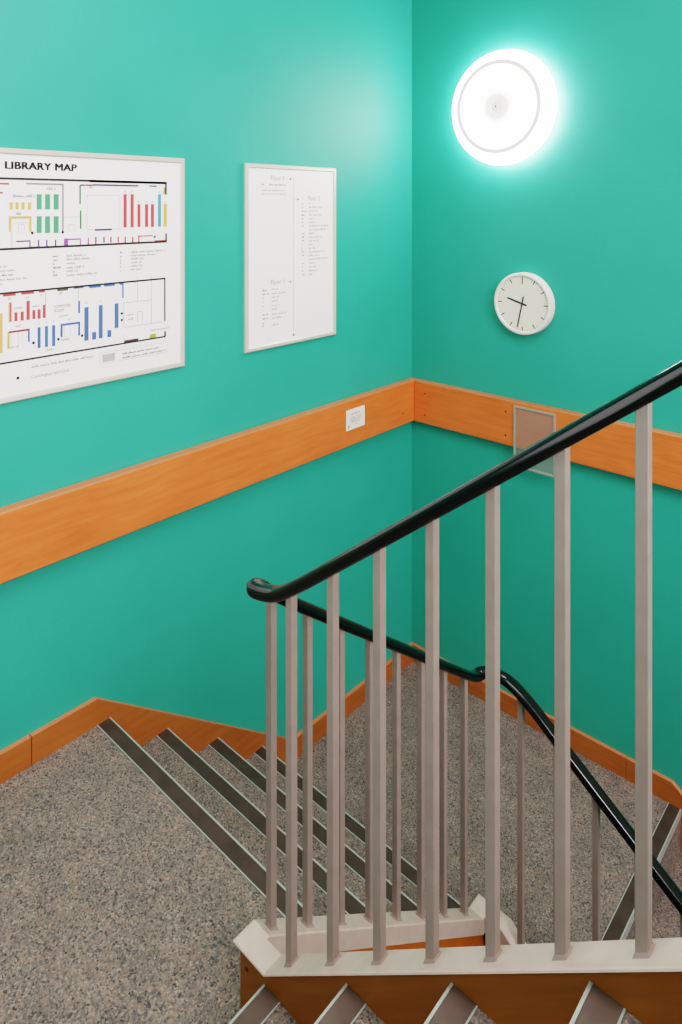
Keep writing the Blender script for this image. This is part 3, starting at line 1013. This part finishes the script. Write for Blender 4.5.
def tick_bar(bm, ang, r0, r1, w, hgt):
    """ang clockwise from twelve, seen from the room"""
    d = Vector((math.sin(ang), math.cos(ang))); n = Vector((d.y, -d.x))
    vs = []
    for r, s in ((r0, -1), (r0, 1), (r1, 1), (r1, -1)):
        q = d * r + n * s * w / 2
        vs.append(bm.verts.new(face @ Vector((q.x, q.y, hgt))))
    bm.faces.new(vs)
for i in range(12):
    r0 = 0.091 if i == 0 else 0.107
    tick_bar(bm, i * PI / 6, r0, 0.1275, 0.0052, KD - 0.009)
for i in range(60):
    if i % 5:
        tick_bar(bm, i * PI / 30, 0.1205, 0.1275, 0.0014, KD - 0.009)
obj('hour_marks', bm, M['hand'], t)
def hand(name, ang, tail, length, w, h0):
    b2 = bmesh.new()
    vs = [(-w / 2, -tail), (w / 2, -tail), (w * 0.42, length), (-w * 0.42, length)]
    A = [b2.verts.new((x, y, h0)) for x, y in vs]; B = [b2.verts.new((x, y, h0 + 0.0015)) for x, y in vs]
    b2.faces.new(A[::-1]); b2.faces.new(B)
    for i in range(4):
        b2.faces.new((A[i], A[(i + 1) % 4], B[(i + 1) % 4], B[i]))
    bm = bmesh.new()
    merge(bm, b2, face @ Matrix.Rotation(-ang, 4, 'Z'))
    obj(name, bm, M['hand'], t)
hand('hour_hand', math.radians(286), 0.024, 0.080, 0.0088, KD - 0.0085)
hand('minute_hand', math.radians(192), 0.036, 0.116, 0.0062, KD - 0.0065)
bm = bmesh.new(); lathe(bm, [(0.006, KD - 0.0085), (0.006, KD - 0.004), (0, KD - 0.0035)], face, 20); obj('centre_cap', bm, M['hand'], t, True)

# ------------------------------------------------------------------ round lamp on the right wall
LX, LZ = 0.563, 2.246
t = thing('wall_light', 'round glowing white drum lamp high on the right wall above the clock', 'lamp', (LX, 0, LZ))
face = Matrix.Translation((LX, 0, LZ)) @ Matrix.Rotation(PI / 2, 4, 'X')
LD = 0.085
bm = bmesh.new(); lathe(bm, [(0, 0.001), (0.235, 0.001), (0.235, 0.012), (0.22, 0.014), (0, 0.014)], face); obj('back_plate', bm, M['white'], t, True)
bm = bmesh.new()
prof = [(0.234, 0.014), (0.270, 0.020), (0.278, 0.034), (0.274, 0.050), (0.258, 0.066), (0.236, 0.078), (0.2235, LD - 0.001)]
lathe(bm, prof, face, 96); obj('opal_side', bm, M['lamp'], t, True)
bm = bmesh.new(); lathe(bm, [(0.2045, LD - 0.001), (0.12, LD + 0.0015), (0.034, LD + 0.003)], face, 96); obj('opal_front', bm, M['lampface'], t, True)
bm = bmesh.new(); lathe(bm, [(0.2240, LD - 0.003), (0.2240, LD + 0.001), (0.2140, LD + 0.002), (0.2040, LD + 0.001), (0.2040, LD - 0.003)], face, 96); obj('trim_ring', bm, M['lampring'], t, True)
bm = bmesh.new(); lathe(bm, [(0.034, LD + 0.002), (0.030, LD + 0.004), (0.012, LD + 0.005)], face, 40); obj('centre_boss', bm, M['lampface'], t, True)
bm = bmesh.new(); lathe(bm, [(0.012, LD + 0.004), (0.012, LD + 0.008), (0.008, LD + 0.012), (0, LD + 0.013)], face, 24); obj('fixing_knob', bm, M['lampboss'], t, True)
bm = bmesh.new(); lathe(bm, [(0.0045, LD + 0.0125), (0.004, LD + 0.0145), (0, LD + 0.015)], face, 16); obj('screw', bm, M['lampknob'], t, True)

# ------------------------------------------------------------------ lights
def area(name, loc, target, sx, sy, power, col):
    l = bpy.data.lights.new(name, 'AREA')
    l.shape = 'RECTANGLE'
    l.size, l.size_y = sx, sy
    l.energy = power
    l.color = col
    o = bpy.data.objects.new(name, l)
    C.objects.link(o)
    o.location = loc
    d = Vector(target) - Vector(loc)
    o.rotation_euler = d.to_track_quat('-Z', 'Y').to_euler()
    return o
TINT = (1.0, 0.895, 0.93)
area('stairwell_ceiling_light', (2.0, -2.3, Z_T - 0.03), (2.0, -2.3, 0), 2.0, 1.6, 46, TINT)
area('upper_end_light', (X_E - 0.05, -2.5, 2.75), (0.0, -1.9, 0.3), 2.0, 1.5, 135, TINT)  # unseen soft source at the end wall; no window is modelled
area('lower_fill_light', (X_E - 0.05, -1.0, 0.4), (0.8, -1.0, -0.4), 1.6, 1.6, 38, TINT)  # added low fill that brightens the well stringer and balusters; no window there
area('landing_fill_light', (0.9, Y_B + 0.05, 1.2), (0.6, 0, 0.6), 1.2, 1.9, 13, TINT)  # added fill to lift the left wall by the landing; no door there
w = bpy.data.worlds.new('stairwell_world')
w.use_nodes = True
w.node_tree.nodes['Background'].inputs[0].default_value = (0.8, 0.8, 0.78, 1)
w.node_tree.nodes['Background'].inputs[1].default_value = 0.3
SC.world = w

# ------------------------------------------------------------------ camera: level 24 mm shift lens
cam = bpy.data.cameras.new('camera')
cam.sensor_fit = 'AUTO'
cam.sensor_width = 36.0
cam.lens = 683.0 / 1024.0 * 36.0
cam.shift_y = -(512 - 204.4) / 1024.0
cam.clip_start = 0.02
co = bpy.data.objects.new('camera', cam)
C.objects.link(co)
co.location = (2.199, -3.000, 1.779)
co.rotation_euler = (PI / 2, 0, math.radians(42.171))
SC.camera = co
SC.view_settings.view_transform = 'Filmic'
SC.view_settings.look = 'High Contrast'
SC.view_settings.exposure = 0.76
